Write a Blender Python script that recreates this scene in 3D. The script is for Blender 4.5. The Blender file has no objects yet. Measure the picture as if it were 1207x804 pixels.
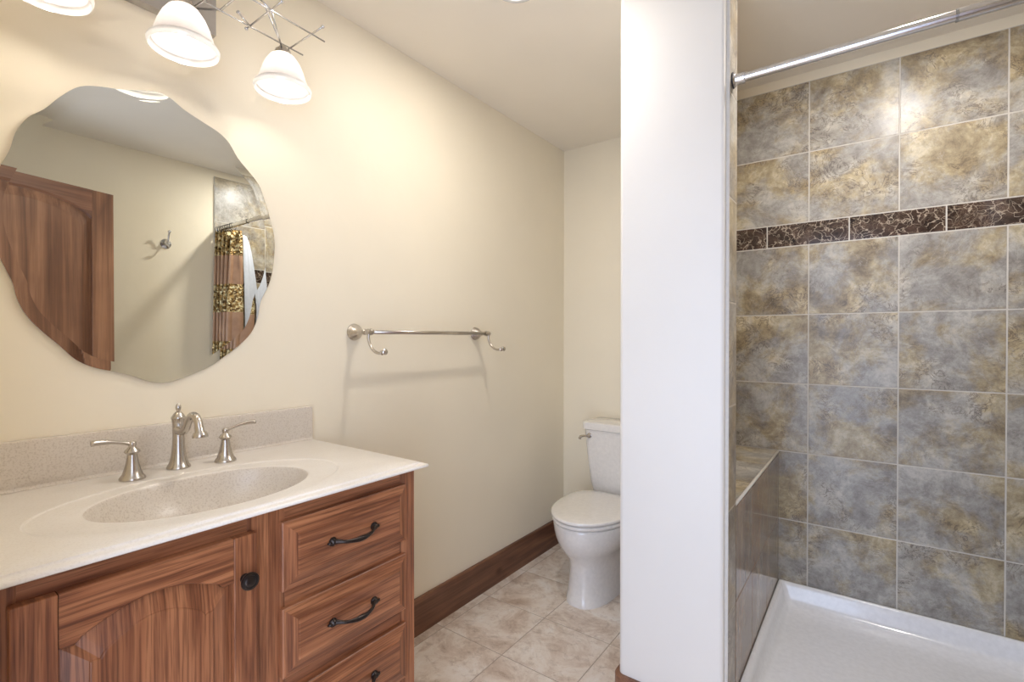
import bpy, bmesh, math, random
from mathutils import Vector, Matrix
random.seed(7)
PI = math.pi
S = bpy.context.scene
C = S.collection

# ------------------------------------------------------------ camera, world, exposure
CAMH = 1.25
cd = bpy.data.cameras.new('camera'); cam = bpy.data.objects.new('camera', cd); C.objects.link(cam)
cam.location = (0, 0, CAMH)
PITCH = math.radians(0.45)
cam.rotation_euler = (PI/2 - PITCH, 0, math.atan(421.5/577))
cd.sensor_width = 36; cd.lens = 36*577/1207
cd.shift_y = 2.0/1207; cd.clip_start = 0.02
S.camera = cam
S.view_settings.view_transform = 'Standard'; S.view_settings.look = 'None'
S.view_settings.gamma = 1; S.view_settings.use_curve_mapping = False
S.view_settings.exposure = 0.14

W = bpy.data.worlds.new('daylight'); S.world = W; W.use_nodes = True
bg = W.node_tree.nodes['Background']
bg.inputs['Color'].default_value = (0.70, 0.84, 1.14, 1); bg.inputs['Strength'].default_value = 4.4
BULB = 76.0          # emission of the vanity bulbs
CAN = 7.0            # watts of each ceiling downlight

ZC = 2.418           # ceiling height
XL, XR = -1.545, 0.59
YN, YB = 0.085, 2.664
YS = 2.49            # tiled shower wall
XP0, XP1 = -0.664, -0.328
YP0, YP1 = 1.50, 1.612

# daylight comes through the open doorway behind the camera
pl = bpy.data.lights.new('doorway_portal', 'AREA'); pl.shape = 'RECTANGLE'; pl.size = 0.80; pl.size_y = 2.03
pl.cycles.is_portal = True
po = bpy.data.objects.new('doorway_portal', pl); C.objects.link(po)
po.location = (-0.34, -0.12, 1.02); po.rotation_euler = (PI/2, 0, 0)

# ------------------------------------------------------------ materials
def mat(name):
    m = bpy.data.materials.new(name); m.use_nodes = True
    nt = m.node_tree; b = nt.nodes['Principled BSDF']
    return m, nt, b
def N(nt, t, **kw):
    n = nt.nodes.new(t)
    for k, v in kw.items():
        if k in n.inputs.keys(): n.inputs[k].default_value = v
        else: setattr(n, k, v)
    return n
def ramp(nt, fac, stops, interp='LINEAR'):
    r = nt.nodes.new('ShaderNodeValToRGB'); r.color_ramp.interpolation = interp
    e = r.color_ramp.elements
    while len(e) > len(stops): e.remove(e[-1])
    while len(e) < len(stops): e.new(0.5)
    for x, (p, c) in zip(e, stops): x.position = p; x.color = (c[0], c[1], c[2], 1)
    nt.links.new(fac, r.inputs[0]); return r.outputs[0]
def mixc(nt, fac, a, b, mode='MIX'):
    n = nt.nodes.new('ShaderNodeMix'); n.data_type = 'RGBA'; n.blend_type = mode
    for sock, v in ((n.inputs[0], fac), (n.inputs[6], a), (n.inputs[7], b)):
        if isinstance(v, (int, float)): sock.default_value = v
        elif isinstance(v, tuple): sock.default_value = (*v[:3], 1)
        else: nt.links.new(v, sock)
    return n.outputs[2]
def bump(nt, b, h, strength, dist=0.002):
    n = nt.nodes.new('ShaderNodeBump'); n.inputs['Strength'].default_value = strength; n.inputs['Distance'].default_value = dist
    nt.links.new(h, n.inputs['Height']); nt.links.new(n.outputs[0], b.inputs['Normal'])
def coords(nt, scale=(1,1,1), kind='Object'):
    t = nt.nodes.new('ShaderNodeTexCoord'); mp = nt.nodes.new('ShaderNodeMapping')
    mp.inputs['Scale'].default_value = scale
    nt.links.new(t.outputs[kind], mp.inputs[0]); return mp.outputs[0]
def noise(nt, vec, scale, detail=4, rough=0.5, dist=0.0):
    n = nt.nodes.new('ShaderNodeTexNoise'); n.inputs['Scale'].default_value = scale; n.inputs['Detail'].default_value = detail
    n.inputs['Roughness'].default_value = rough; n.inputs['Distortion'].default_value = dist
    nt.links.new(vec, n.inputs['Vector']); return n.outputs['Fac']

def plain(name, col, rough=0.5, metal=0.0, spec=0.5, coat=0.0):
    m, nt, b = mat(name)
    v = coords(nt); n = noise(nt, v, 60, 2)
    c2 = tuple(x*0.93 for x in col)
    nt.links.new(ramp(nt, n, [(0.3, c2), (0.7, col)]), b.inputs['Base Color'])
    b.inputs['Roughness'].default_value = rough; b.inputs['Metallic'].default_value = metal
    b.inputs['Specular IOR Level'].default_value = spec; b.inputs['Coat Weight'].default_value = coat
    return m
def plaster(name, col, rough=0.55, bs=0.35):
    m, nt, b = mat(name)
    v = coords(nt)
    n1 = noise(nt, v, 9, 4, 0.55, 0.4); n2 = noise(nt, v, 2.2, 3)
    h = nt.nodes.new('ShaderNodeMath'); h.operation = 'ADD'; nt.links.new(n1, h.inputs[0]); nt.links.new(n2, h.inputs[1])
    c2 = tuple(x*0.965 for x in col)
    nt.links.new(ramp(nt, n2, [(0.35, c2), (0.65, col)]), b.inputs['Base Color'])
    b.inputs['Roughness'].default_value = rough
    bump(nt, b, h.outputs[0], bs, 0.004)
    return m
def wood(name, axis, dark, mid, light, sc=1.0, rough=0.38, knots=False, pores=True):
    m, nt, b = mat(name)
    s = [7.0*sc]*3; s[axis] = 0.55*sc
    kx = 0.12 if (pores and axis != 0) else 1.0
    s[0] *= kx
    v = coords(nt, tuple(s))
    big = noise(nt, v, 1.5, 2, 0.45, 0.25)
    w = nt.nodes.new('ShaderNodeMath'); w.operation = 'MULTIPLY'; w.inputs[1].default_value = 16.0 if pores else 12.0
    nt.links.new(big, w.inputs[0])
    fr = nt.nodes.new('ShaderNodeMath'); fr.operation = 'PINGPONG'; fr.inputs[1].default_value = 1.0
    nt.links.new(w.outputs[0], fr.inputs[0])
    s2 = [150.0*sc]*3; s2[axis] = 4.0*sc; s2[0] *= kx
    v2 = coords(nt, tuple(s2)); fine = noise(nt, v2, 1.6, 3, 0.6)
    s5 = [(75.0 if pores else 40.0)*sc]*3; s5[axis] = 1.6*sc; s5[0] *= kx
    band = noise(nt, coords(nt, tuple(s5)), 1.4, 3, 0.55)
    c = ramp(nt, fr.outputs[0], [(0.0, tuple(0.5*d+0.5*q for d, q in zip(dark, mid))), (0.35, mid), (1.0, tuple(0.5*d+0.5*q for d, q in zip(light, mid)))])
    c = mixc(nt, ramp(nt, band, [(0.35, (0.55,0.55,0.55)), (0.55, (0,0,0))]), c, dark)
    c = mixc(nt, ramp(nt, band, [(0.52, (0,0,0)), (0.72, (0.5,0.5,0.5))]), c, light)
    fcol = ramp(nt, fine, [(0.40, (0.50,0.44,0.40)), (0.52, (1,1,1))])
    c = mixc(nt, 0.8 if pores else 0.3, c, fcol, 'MULTIPLY')
    v3 = coords(nt); blot = noise(nt, v3, 5, 3)
    c = mixc(nt, 0.55, c, ramp(nt, blot, [(0.3, (0.72,0.66,0.62)), (0.7, (1.1,1.08,1.05))]), 'MULTIPLY')
    if knots:
        s4 = [5.0]*3; s4[axis] = 3.0
        vo = nt.nodes.new('ShaderNodeTexVoronoi'); vo.inputs['Scale'].default_value = 1.2
        nt.links.new(coords(nt, tuple(s4)), vo.inputs['Vector'])
        c = mixc(nt, 1.0, c, ramp(nt, vo.outputs['Distance'], [(0.0, (0.15,0.1,0.08)), (0.06, (0.5,0.42,0.38)), (0.14, (1,1,1))]), 'MULTIPLY')
    nt.links.new(c, b.inputs['Base Color']); b.inputs['Roughness'].default_value = rough
    bump(nt, b, fine, 0.15, 0.0006)
    return m

def lin(r, g, b_):
    f = lambda v: ((v/255+0.055)/1.055)**2.4 if v/255 > 0.04045 else v/255/12.92
    return (f(r), f(g), f(b_))

M = {}
M['wall'] = plaster('cream_plaster', lin(244, 233, 209))
M['ceiling'] = plaster('ceiling_paint', lin(245, 236, 220), 0.8, 0.12)
M['partition'] = plaster('daylit_plaster', lin(228, 223, 214), 0.5, 0.3)  # same paint as the walls; cooler daylight tone and dimming put into the colour
OD, OM, OL = lin(98, 52, 30), lin(150, 94, 60), lin(182, 124, 84)
for a, k in enumerate('xyz'): M['oak_'+k] = wood('oak_grain_'+k, a, OD, OM, OL, 1.0)
M['oak_dark'] = wood('oak_edge', 2, lin(70,38,26), lin(110,64,44), lin(135,84,58), 1.0)
M['base_y'] = wood('stained_trim_y', 1, lin(84,54,38), lin(124,84,62), lin(148,106,80), 0.7, 0.4, True, False)
M['base_x'] = wood('stained_trim_x', 0, lin(84,54,38), lin(124,84,62), lin(148,106,80), 0.7, 0.4, True, False)
M['alder_z'] = wood('knotty_alder_z', 2, lin(88,54,36), lin(142,98,68), lin(174,126,92), 0.5, 0.4, True, False)
M['alder_h'] = wood('knotty_alder_h', 1, lin(84,50,34), lin(132,88,62), lin(158,112,82), 0.5, 0.4, True, False)
M['nickel'] = plain('brushed_nickel', (0.56, 0.52, 0.47), 0.27, 1.0)
M['chrome'] = plain('chrome', (0.72, 0.72, 0.73), 0.2, 1.0)
M['bronze'] = plain('oil_rubbed_bronze', (0.035, 0.026, 0.022), 0.28, 0.7)
M['porcelain'] = plain('white_porcelain', lin(238, 233, 226), 0.12, 0, 0.5, 0.5)
M['acrylic'] = plain('white_acrylic', lin(240, 240, 242), 0.16, 0, 0.5, 0.3)
M['rubber'] = plain('black_rubber', (0.02,0.02,0.02), 0.6)
M['steel_plate'] = plain('brushed_steel_plate', (0.50, 0.48, 0.46), 0.3, 0.9)
M['liner'] = plain('white_vinyl', lin(226, 232, 244), 0.35)

def m_marble(name, base, dark, speck=0.6):
    m, nt, b = mat(name); v = coords(nt)
    n = noise(nt, v, 260, 4, 0.6); n2 = noise(nt, v, 14, 4, 0.6)
    c = ramp(nt, n, [(0.36, dark), (0.50, base)])
    c = mixc(nt, speck, base, c)
    c = mixc(nt, 0.5, c, ramp(nt, n2, [(0.35, (0.93,0.91,0.88)), (0.65, (1,1,1))]), 'MULTIPLY')
    nt.links.new(c, b.inputs['Base Color']); b.inputs['Roughness'].default_value = 0.28
    return m
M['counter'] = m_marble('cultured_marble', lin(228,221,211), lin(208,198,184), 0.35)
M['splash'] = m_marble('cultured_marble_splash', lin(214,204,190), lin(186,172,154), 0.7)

def m_mirror():
    m, nt, b = mat('silvered_mirror')
    n = noise(nt, coords(nt), 3, 2)
    nt.links.new(ramp(nt, n, [(0.0, (0.74,0.76,0.73)), (1.0, (0.77,0.79,0.76))]), b.inputs['Base Color'])
    b.inputs['Metallic'].default_value = 1; b.inputs['Roughness'].default_value = 0.0; return m
M['mirror'] = m_mirror()

def m_tile(name, rough=0.22, streak=False, rich=1.0):
    """slate-look porcelain tile; UV = place on the tile + a print offset of its own"""
    m, nt, b = mat(name)
    uv = nt.nodes.new('ShaderNodeTexCoord'); mp = nt.nodes.new('ShaderNodeMapping')
    mp.inputs['Scale'].default_value = (1, 0.22, 1) if streak else (1, 1, 1)
    nt.links.new(uv.outputs['UV'], mp.inputs[0]); v = mp.outputs[0]
    big = noise(nt, v, 3.0, 7, 0.66, 0.25)
    mid = noise(nt, v, 8, 9, 0.74, 0.35)
    fine = noise(nt, v, 48, 9, 0.85, 0.5)
    cool = ramp(nt, mid, [(0.36, lin(128,122,116)), (0.5, lin(164,160,154)), (0.62, lin(198,194,186))])
    warm = ramp(nt, mid, [(0.36, lin(112,94,66)), (0.46, lin(154,136,102)), (0.54, lin(180,164,130)), (0.64, lin(210,198,170))])
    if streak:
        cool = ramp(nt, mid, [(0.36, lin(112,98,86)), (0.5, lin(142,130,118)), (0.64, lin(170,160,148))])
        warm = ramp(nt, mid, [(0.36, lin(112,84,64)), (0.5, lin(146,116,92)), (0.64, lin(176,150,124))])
    c = mixc(nt, ramp(nt, big, [(0.46, (0,0,0)), (0.56, (1,1,1))]), cool, warm)
    c = mixc(nt, 0.7, c, ramp(nt, fine, [(0.36, (0.55,0.53,0.51)), (0.50, (1.0,1.0,1.0)), (0.66, (1.22,1.2,1.15))]), 'MULTIPLY')
    # cracked, crusty patches with dark and pale seams
    cr = noise(nt, v, 14, 8, 0.7, 1.2)
    ab = nt.nodes.new('ShaderNodeMath'); ab.operation = 'SUBTRACT'; ab.inputs[1].default_value = 0.5; nt.links.new(cr, ab.inputs[0])
    ab2 = nt.nodes.new('ShaderNodeMath'); ab2.operation = 'ABSOLUTE'; nt.links.new(ab.outputs[0], ab2.inputs[0])
    seam = ramp(nt, ab2.outputs[0], [(0.0, (0.16,0.12,0.10)), (0.012, (0.75,0.7,0.66)), (0.03, (1.15,1.12,1.05))])
    msk = ramp(nt, noise(nt, v, 5.5, 3, 0.5, 0.5), [(0.50, (0,0,0)), (0.60, (1,1,1))])
    c = mixc(nt, msk, c, mixc(nt, 1.0, c, seam, 'MULTIPLY'))
    vo = noise(nt, v, 3.0, 6, 0.65, 0.8)
    vs = nt.nodes.new('ShaderNodeMath'); vs.operation = 'SUBTRACT'; vs.inputs[1].default_value = 0.47; nt.links.new(vo, vs.inputs[0])
    va = nt.nodes.new('ShaderNodeMath'); va.operation = 'ABSOLUTE'; nt.links.new(vs.outputs[0], va.inputs[0])
    c = mixc(nt, ramp(nt, va.outputs[0], [(0.0, (0.45,0.45,0.45)), (0.006, (0,0,0))]), c, lin(196,188,176))
    c = mixc(nt, 0.22, c, lin(150,144,134))
    nt.links.new(c, b.inputs['Base Color']); b.inputs['Roughness'].default_value = rough
    b.inputs['Specular IOR Level'].default_value = 0.45
    bump(nt, b, mid, 0.12, 0.002)
    return m
M['tile'] = m_tile('slate_porcelain', 0.33)
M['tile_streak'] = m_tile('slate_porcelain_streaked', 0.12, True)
def m_band():
    m, nt, b = mat('emperador_marble')
    uv = nt.nodes.new('ShaderNodeTexCoord'); v = uv.outputs['UV']
    nz = nt.nodes.new('ShaderNodeTexNoise'); nz.inputs['Scale'].default_value = 14; nz.inputs['Detail'].default_value = 5
    nt.links.new(v, nz.inputs['Vector'])
    ad = mixc(nt, 0.14, v, nz.outputs['Color'], 'ADD')
    vo = nt.nodes.new('ShaderNodeTexVoronoi'); vo.feature = 'DISTANCE_TO_EDGE'; vo.inputs['Scale'].default_value = 26
    nt.links.new(ad, vo.inputs['Vector'])
    vo2 = nt.nodes.new('ShaderNodeTexVoronoi'); vo2.feature = 'DISTANCE_TO_EDGE'; vo2.inputs['Scale'].default_value = 60
    nt.links.new(ad, vo2.inputs['Vector'])
    base = ramp(nt, noise(nt, v, 20, 5, 0.6), [(0.35, lin(36,26,24)), (0.65, lin(84,66,56))])
    msk = ramp(nt, noise(nt, v, 9, 3), [(0.42, (0,0,0)), (0.6, (1,1,1))])
    veins = mixc(nt, 1.0, ramp(nt, vo.outputs['Distance'], [(0.0, (0.9,0.9,0.9)), (0.05, (0,0,0))]), ramp(nt, noise(nt, v, 16, 4), [(0.36, (0.15,0.15,0.15)), (0.5, (1,1,1))]), 'MULTIPLY')
    v2 = mixc(nt, 1.0, ramp(nt, vo2.outputs['Distance'], [(0.0, (0.55,0.55,0.55)), (0.07, (0,0,0))]), msk, 'MULTIPLY')
    c = mixc(nt, veins, base, lin(196,180,160)); c = mixc(nt, v2, c, lin(170,150,130))
    nt.links.new(c, b.inputs['Base Color']); b.inputs['Roughness'].default_value = 0.12; return m
M['band'] = m_band()
M['grout'] = plain('grout', lin(206, 200, 190), 0.85)
def m_floor():
    m, nt, b = mat('travertine_porcelain')
    uv = nt.nodes.new('ShaderNodeTexCoord'); v = uv.outputs['UV']
    a = noise(nt, v, 6, 9, 0.74, 0.5); f2 = noise(nt, v, 24, 8, 0.78, 0.6); g = noise(nt, v, 2.6, 3)
    c = ramp(nt, a, [(0.34, lin(192,172,154)), (0.45, lin(216,202,188)), (0.54, lin(232,223,212)), (0.66, lin(240,236,230))])
    c = mixc(nt, 0.5, c, ramp(nt, g, [(0.35, lin(236,222,210)), (0.65, lin(255,252,250))]), 'MULTIPLY')
    c = mixc(nt, 0.55, c, ramp(nt, f2, [(0.38, (0.62,0.56,0.52)), (0.48, (1,1,1))]), 'MULTIPLY')
    nt.links.new(c, b.inputs['Base Color']); b.inputs['Roughness'].default_value = 0.35
    bump(nt, b, f2, 0.08, 0.002); return m
M['floor_tile'] = m_floor()
M['floor_grout'] = plain('floor_grout', lin(172, 158, 142), 0.9)

def m_shade():
    m = bpy.data.materials.new('frosted_glass'); m.use_nodes = True; nt = m.node_tree; nt.nodes.clear()
    out = N(nt, 'ShaderNodeOutputMaterial'); tr = N(nt, 'ShaderNodeBsdfTranslucent'); df = N(nt, 'ShaderNodeBsdfDiffuse'); gl = N(nt, 'ShaderNodeBsdfGlossy')
    n = noise(nt, coords(nt), 50, 2); col = ramp(nt, n, [(0.3, (0.60,0.58,0.57)), (0.7, (0.64,0.62,0.61))])
    for x in (tr, df): nt.links.new(col, x.inputs['Color'])
    gl.inputs['Roughness'].default_value = 0.1
    m1 = N(nt, 'ShaderNodeMixShader'); m1.inputs[0].default_value = 0.35
    nt.links.new(tr.outputs[0], m1.inputs[1]); nt.links.new(df.outputs[0], m1.inputs[2])
    m2 = N(nt, 'ShaderNodeMixShader'); m2.inputs[0].default_value = 0.08
    nt.links.new(m1.outputs[0], m2.inputs[1]); nt.links.new(gl.outputs[0], m2.inputs[2])
    nt.links.new(m2.outputs[0], out.inputs[0]); return m
M['shade'] = m_shade()
def m_rim():
    m = M['shade'].copy(); m.name = 'glossy_glass_rim'; nt = m.node_tree
    for n in nt.nodes:
        if n.type == 'VALTORGB':
            for e in n.color_ramp.elements: e.color = (0.9, 0.89, 0.88, 1)
        if n.type == 'MIX_SHADER' and abs(n.inputs[0].default_value-0.08) < 1e-3: n.inputs[0].default_value = 0.18
    return m
M['rim'] = m_rim()
def emis(name, col, s):
    m, nt, b = mat(name)
    n = noise(nt, coords(nt), 30, 1)
    nt.links.new(ramp(nt, n, [(0, tuple(x*0.97 for x in col)), (1, col)]), b.inputs['Emission Color'])
    b.inputs['Emission Strength'].default_value = s; return m
M['bulb'] = emis('glowing_bulb', (1.0, 0.93, 0.84), BULB)
M['lens'] = emis('downlight_lens', (1.0, 0.95, 0.88), 12)
def m_curtain():
    m, nt, b = mat('bronze_satin_with_sequin_bands')
    tc = nt.nodes.new('ShaderNodeTexCoord'); sx = nt.nodes.new('ShaderNodeSeparateXYZ'); nt.links.new(tc.outputs['Object'], sx.inputs[0])
    a = N(nt, 'ShaderNodeMath', operation='SUBTRACT'); a.inputs[1].default_value = 0.66-0.385*2; nt.links.new(sx.outputs[2], a.inputs[0])
    mo = N(nt, 'ShaderNodeMath', operation='MODULO'); mo.inputs[1].default_value = 0.385; nt.links.new(a.outputs[0], mo.inputs[0])
    lt = N(nt, 'ShaderNodeMath', operation='LESS_THAN'); lt.inputs[1].default_value = 0.19; nt.links.new(mo.outputs[0], lt.inputs[0])
    vo = nt.nodes.new('ShaderNodeTexVoronoi'); vo.inputs['Scale'].default_value = 85; nt.links.new(tc.outputs['Object'], vo.inputs['Vector'])
    sq = ramp(nt, vo.outputs['Color'], [(0.15, lin(92,66,36)), (0.5, lin(176,142,84)), (0.8, lin(240,226,180))])
    sat = ramp(nt, noise(nt, tc.outputs['Object'], 12, 3), [(0.3, lin(160,122,96)), (0.7, lin(186,148,118))])
    nt.links.new(mixc(nt, lt.outputs[0], sat, sq), b.inputs['Base Color'])
    mu = N(nt, 'ShaderNodeMath', operation='MULTIPLY'); mu.inputs[1].default_value = 0.6; nt.links.new(lt.outputs[0], mu.inputs[0])
    nt.links.new(mu.outputs[0], b.inputs['Metallic']); b.inputs['Roughness'].default_value = 0.38
    h = N(nt, 'ShaderNodeMath', operation='MULTIPLY'); nt.links.new(vo.outputs['Distance'], h.inputs[0]); nt.links.new(lt.outputs[0], h.inputs[1])
    bump(nt, b, h.outputs[0], 0.8, 0.01); return m
M['curtain'] = m_curtain()

# ------------------------------------------------------------ builders
def root_loc(o):
    v = Vector((0,0,0))
    while o is not None: v += o.location; o = o.parent
    return v
def obj(name, bm, m, parent=None, smooth=False, autos=None):
    """link bm (world coordinates) as one mesh object, a child of parent if given"""
    off = root_loc(parent)
    bmesh.ops.translate(bm, verts=bm.verts, vec=-off)
    bmesh.ops.recalc_face_normals(bm, faces=bm.faces)
    me = bpy.data.meshes.new(name); bm.to_mesh(me); bm.free()
    for x in (m if isinstance(m, (list, tuple)) else [m]): me.materials.append(x)
    if smooth or autos:
        for p in me.polygons: p.use_smooth = True
        if autos:
            me.set_sharp_from_angle(angle=math.radians(autos))
    o = bpy.data.objects.new(name, me); C.objects.link(o)
    if parent: o.parent = parent
    return o
def thing(name, label, cat, loc, group=None):
    o = bpy.data.objects.new(name, None); C.objects.link(o); o.location = loc; o.empty_display_size = 0.05
    o['label'] = label; o['category'] = cat
    if group: o['group'] = group
    return o
def tag(o, label, cat, group=None):
    o['label'] = label; o['category'] = cat
    if group: o['group'] = group
    return o
def struct(name, bm, m, parent=None, **kw):
    o = obj(name, bm, m, parent, **kw)
    if parent is None: o['kind'] = 'structure'
    return o
def box(bm, x0, x1, y0, y1, z0, z1, mi=0, bev=0.0):
    r = bmesh.ops.create_cube(bm, size=1)
    for v in r['verts']:
        v.co = Vector((x0+(v.co.x+.5)*(x1-x0), y0+(v.co.y+.5)*(y1-y0), z0+(v.co.z+.5)*(z1-z0)))
    fs = {f for v in r['verts'] for f in v.link_faces}
    for f in fs: f.material_index = mi
    if bev > 0:
        es = list({e for f in fs for e in f.edges})
        bmesh.ops.bevel(bm, geom=es, offset=bev, segments=2, affect='EDGES', profile=0.5)
    return bm
def nb(): return bmesh.new()
def ringverts(bm, pts): return [bm.verts.new(p) for p in pts]
def bridge(bm, a, b, closed=True, mi=0):
    n = len(a)
    for i in range(n if closed else n-1):
        j = (i+1) % n
        f = bm.faces.new((a[i], a[j], b[j], b[i])); f.material_index = mi
def frame_of(d):
    d = d.normalized(); up = Vector((0,0,1)) if abs(d.z) < 0.9 else Vector((0,1,0))
    s = d.cross(up).normalized(); t = s.cross(d).normalized(); return s, t
def tube(bm, pts, rad, seg=12, cap=True, flat=1.0):
    pts = [Vector(p) for p in pts]; n = len(pts)
    if not isinstance(rad, (list, tuple)): rad = [rad]*n
    rings = []; ps = None
    for i, p in enumerate(pts):
        d = (pts[min(i+1, n-1)] - pts[max(i-1, 0)])
        if d.length < 1e-9: d = Vector((0,0,1))
        d.normalize()
        if ps is None: s, t = frame_of(d)
        else:
            s = (ps - d*ps.dot(d)).normalized(); t = s.cross(d).normalized()
        ps = s
        rings.append(ringverts(bm, [p + s*math.cos(2*PI*k/seg)*rad[i] + t*math.sin(2*PI*k/seg)*rad[i]*flat for k in range(seg)]))
    for a, b in zip(rings, rings[1:]): bridge(bm, a, b)
    if cap: bm.faces.new(rings[0]); bm.faces.new(rings[-1])
    return bm
def lathe(bm, prof, c, axis=(0,0,1), seg=32, cap=True):
    """prof: (radius, height) along axis from c"""
    d = Vector(axis).normalized(); s, t = frame_of(d); c = Vector(c); rings = []
    for r, h in prof:
        r = max(r, 1e-5)
        rings.append(ringverts(bm, [c + d*h + (s*math.cos(2*PI*k/seg) + t*math.sin(2*PI*k/seg))*r for k in range(seg)]))
    for a, b in zip(rings, rings[1:]): bridge(bm, a, b)
    if cap: bm.faces.new(rings[0]); bm.faces.new(rings[-1])
    return bm
def ball(bm, c, r, seg=16):
    bmesh.ops.create_uvsphere(bm, u_segments=seg, v_segments=seg//2+2, radius=r, matrix=Matrix.Translation(Vector(c))); return bm
def smoothpath(P, n=6):
    P = [Vector(p) for p in P]; out = []
    for i in range(len(P)-1):
        p0, p1, p2, p3 = P[max(i-1,0)], P[i], P[i+1], P[min(i+2, len(P)-1)]
        for k in range(n):
            t = k/n
            out.append(0.5*((2*p1) + (p2-p0)*t + (2*p0-5*p1+4*p2-p3)*t*t + (3*p1-p0-3*p2+p3)*t**3))
    out.append(P[-1]); return out
def prism(bm, outline, axis, a0, a1, mi=0):
    """closed 2-D outline (in the two other axes, in xyz order) pushed from a0 to a1 along axis"""
    def p(q, a):
        v = list(q); v.insert(axis, a); return v
    A = ringverts(bm, [p(q, a0) for q in outline]); B = ringverts(bm, [p(q, a1) for q in outline])
    bridge(bm, A, B, mi=mi)
    for r in (A, B):
        f = bm.faces.new(r); f.material_index = mi
    return bm

def tile_field(name, origin, U, V, nrm, us, vs, m, gap=0.0042, th=0.009, seed=1, bandrow=None, bandus=None, bandmat=None, back=0.006, cut=None):
    """real tiles with grooves of grout between them. us / vs: joint positions along U and V"""
    rnd = random.Random(seed); bm = nb(); uvl = bm.loops.layers.uv.new('UVMap')
    O = Vector(origin); U = Vector(U); V = Vector(V); Nn = Vector(nrm)
    def slab(u0, u1, v0, v1, h0, h1, mi, off, flip):
        b = 0.0012 if mi != 2 else 0
        lo = [(u0, v0), (u1, v0), (u1, v1), (u0, v1)]; hi = [(u0+b, v0+b), (u1-b, v0+b), (u1-b, v1-b), (u0+b, v1-b)]
        P = lambda q, h: O + U*q[0] + V*q[1] + Nn*h
        A = [bm.verts.new(P(q, h0)) for q in lo]; B = [bm.verts.new(P(q, h1-b)) for q in lo]; D = [bm.verts.new(P(q, h1)) for q in hi]
        fs = []
        for a, c in ((A, B), (B, D)):
            for i in range(4): fs.append(bm.faces.new((a[i], a[(i+1)%4], c[(i+1)%4], c[i])))
        fs.append(bm.faces.new(D)); fs.append(bm.faces.new(A[::-1]))
        for f in fs:
            f.material_index = mi
            for l in f.loops:
                r = l.vert.co - O; uu, vv = r.dot(U)-u0, r.dot(V)-v0
                if flip & 1: uu, vv = -uu, -vv
                if flip & 2: uu = -uu
                l[uvl].uv = (uu+off[0], vv+off[1])
    for j in range(len(vs)-1):
        isb = bandrow is not None and j == bandrow
        cols = bandus if isb else us
        for i in range(len(cols)-1):
            if cut and cut(cols[i], cols[i+1], vs[j], vs[j+1]): continue
            off = (rnd.uniform(0, 30), rnd.uniform(0, 30)); fl = rnd.randint(0, 3)
            slab(cols[i]+gap/2, cols[i+1]-gap/2, vs[j]+gap/2, vs[j+1]-gap/2, 0, th, 1 if isb else 0, off, fl)
    slab(us[0], us[-1], vs[0], vs[-1], -0.001, back, 2, (0,0), 0)
    return struct(name, bm, [m, bandmat or m, M['floor_grout'] if 'floor' in name else M['grout']])

# ------------------------------------------------------------ room shell
# floor (real tiles on a grout bed), pitch 0.317
fx = [-1.545, -1.17-0.317, -1.17, -0.853, -0.536, -0.219, 0.098, 0.415, 0.60]
fy = [-0.60, -0.37, -0.053, 0.264, 0.581, 0.898, 1.215, 1.532, 1.848, 2.165, 2.482, 2.664]
tile_field('floor', (0,0,-0.009), (1,0,0), (0,1,0), (0,0,1), fx, fy, M['floor_tile'], gap=0.0035, th=0.009, seed=3, back=0.0078)
b = nb(); box(b, XL-0.1, XR+0.1, -0.6, YB+0.1, ZC, ZC+0.1); struct('ceiling', b, M['ceiling'])
b = nb(); box(b, XL-0.1, XL, -0.02, YB, 0, ZC); struct('wall_left', b, M['wall'])
b = nb(); box(b, XL-0.1, XP0, YB, YB+0.1, 0, ZC); struct('wall_back', b, M['wall'])
b = nb(); box(b, XR, XR+0.1, -0.02, YB, 0, ZC); struct('wall_right', b, M['wall'])
# front wall with the doorway the camera looks through (opening x -0.74..0.06, 2.03 high)
b = nb(); box(b, XL, -0.76, -0.02, YN, 0, ZC); box(b, 0.06, XR, -0.02, YN, 0, ZC); box(b, -0.76, 0.06, -0.02, YN, 2.06, ZC)
struct('wall_front', b, M['wall'])
# partition between toilet bay and shower: face towards the room with rounded plaster corners
def arc(cx, cy, r, a0, a1, n=6): return [(cx+r*math.cos(math.radians(a0+(a1-a0)*k/n)), cy+r*math.sin(math.radians(a0+(a1-a0)*k/n))) for k in range(n+1)]
R = 0.02; xr = XP1-0.010
ol = arc(XP0+R, YP0+R, R, 180, 270) + arc(xr-0.012, YP0+0.012, 0.012, 270, 360) + [(xr, YP1), (-0.57, YP1), (-0.57, YB), (XP0, YB)]
b = nb(); prism(b, ol, 2, 0, ZC); struct('wall_partition', b, M['partition'], autos=30)
b = nb(); box(b, -0.57, XR, YS+0.012, YB, 0, ZC); struct('wall_shower_back', b, M['wall'])

# baseboards
def board_profile(t=0.016, h=0.153): return [(0,0), (t,0), (t,h-0.006), (t-0.004,h), (0,h)]
b = nb(); prism(b, [(XL+x, z) for x, z in board_profile()], 1, 0.945, YB-0.001); struct('baseboard_left', b, M['base_y'])
b = nb(); prism(b, [(YB-x, z) for x, z in board_profile()], 0, XL+0.017, XP0-0.017); struct('baseboard_back', b, M['base_x'])
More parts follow.
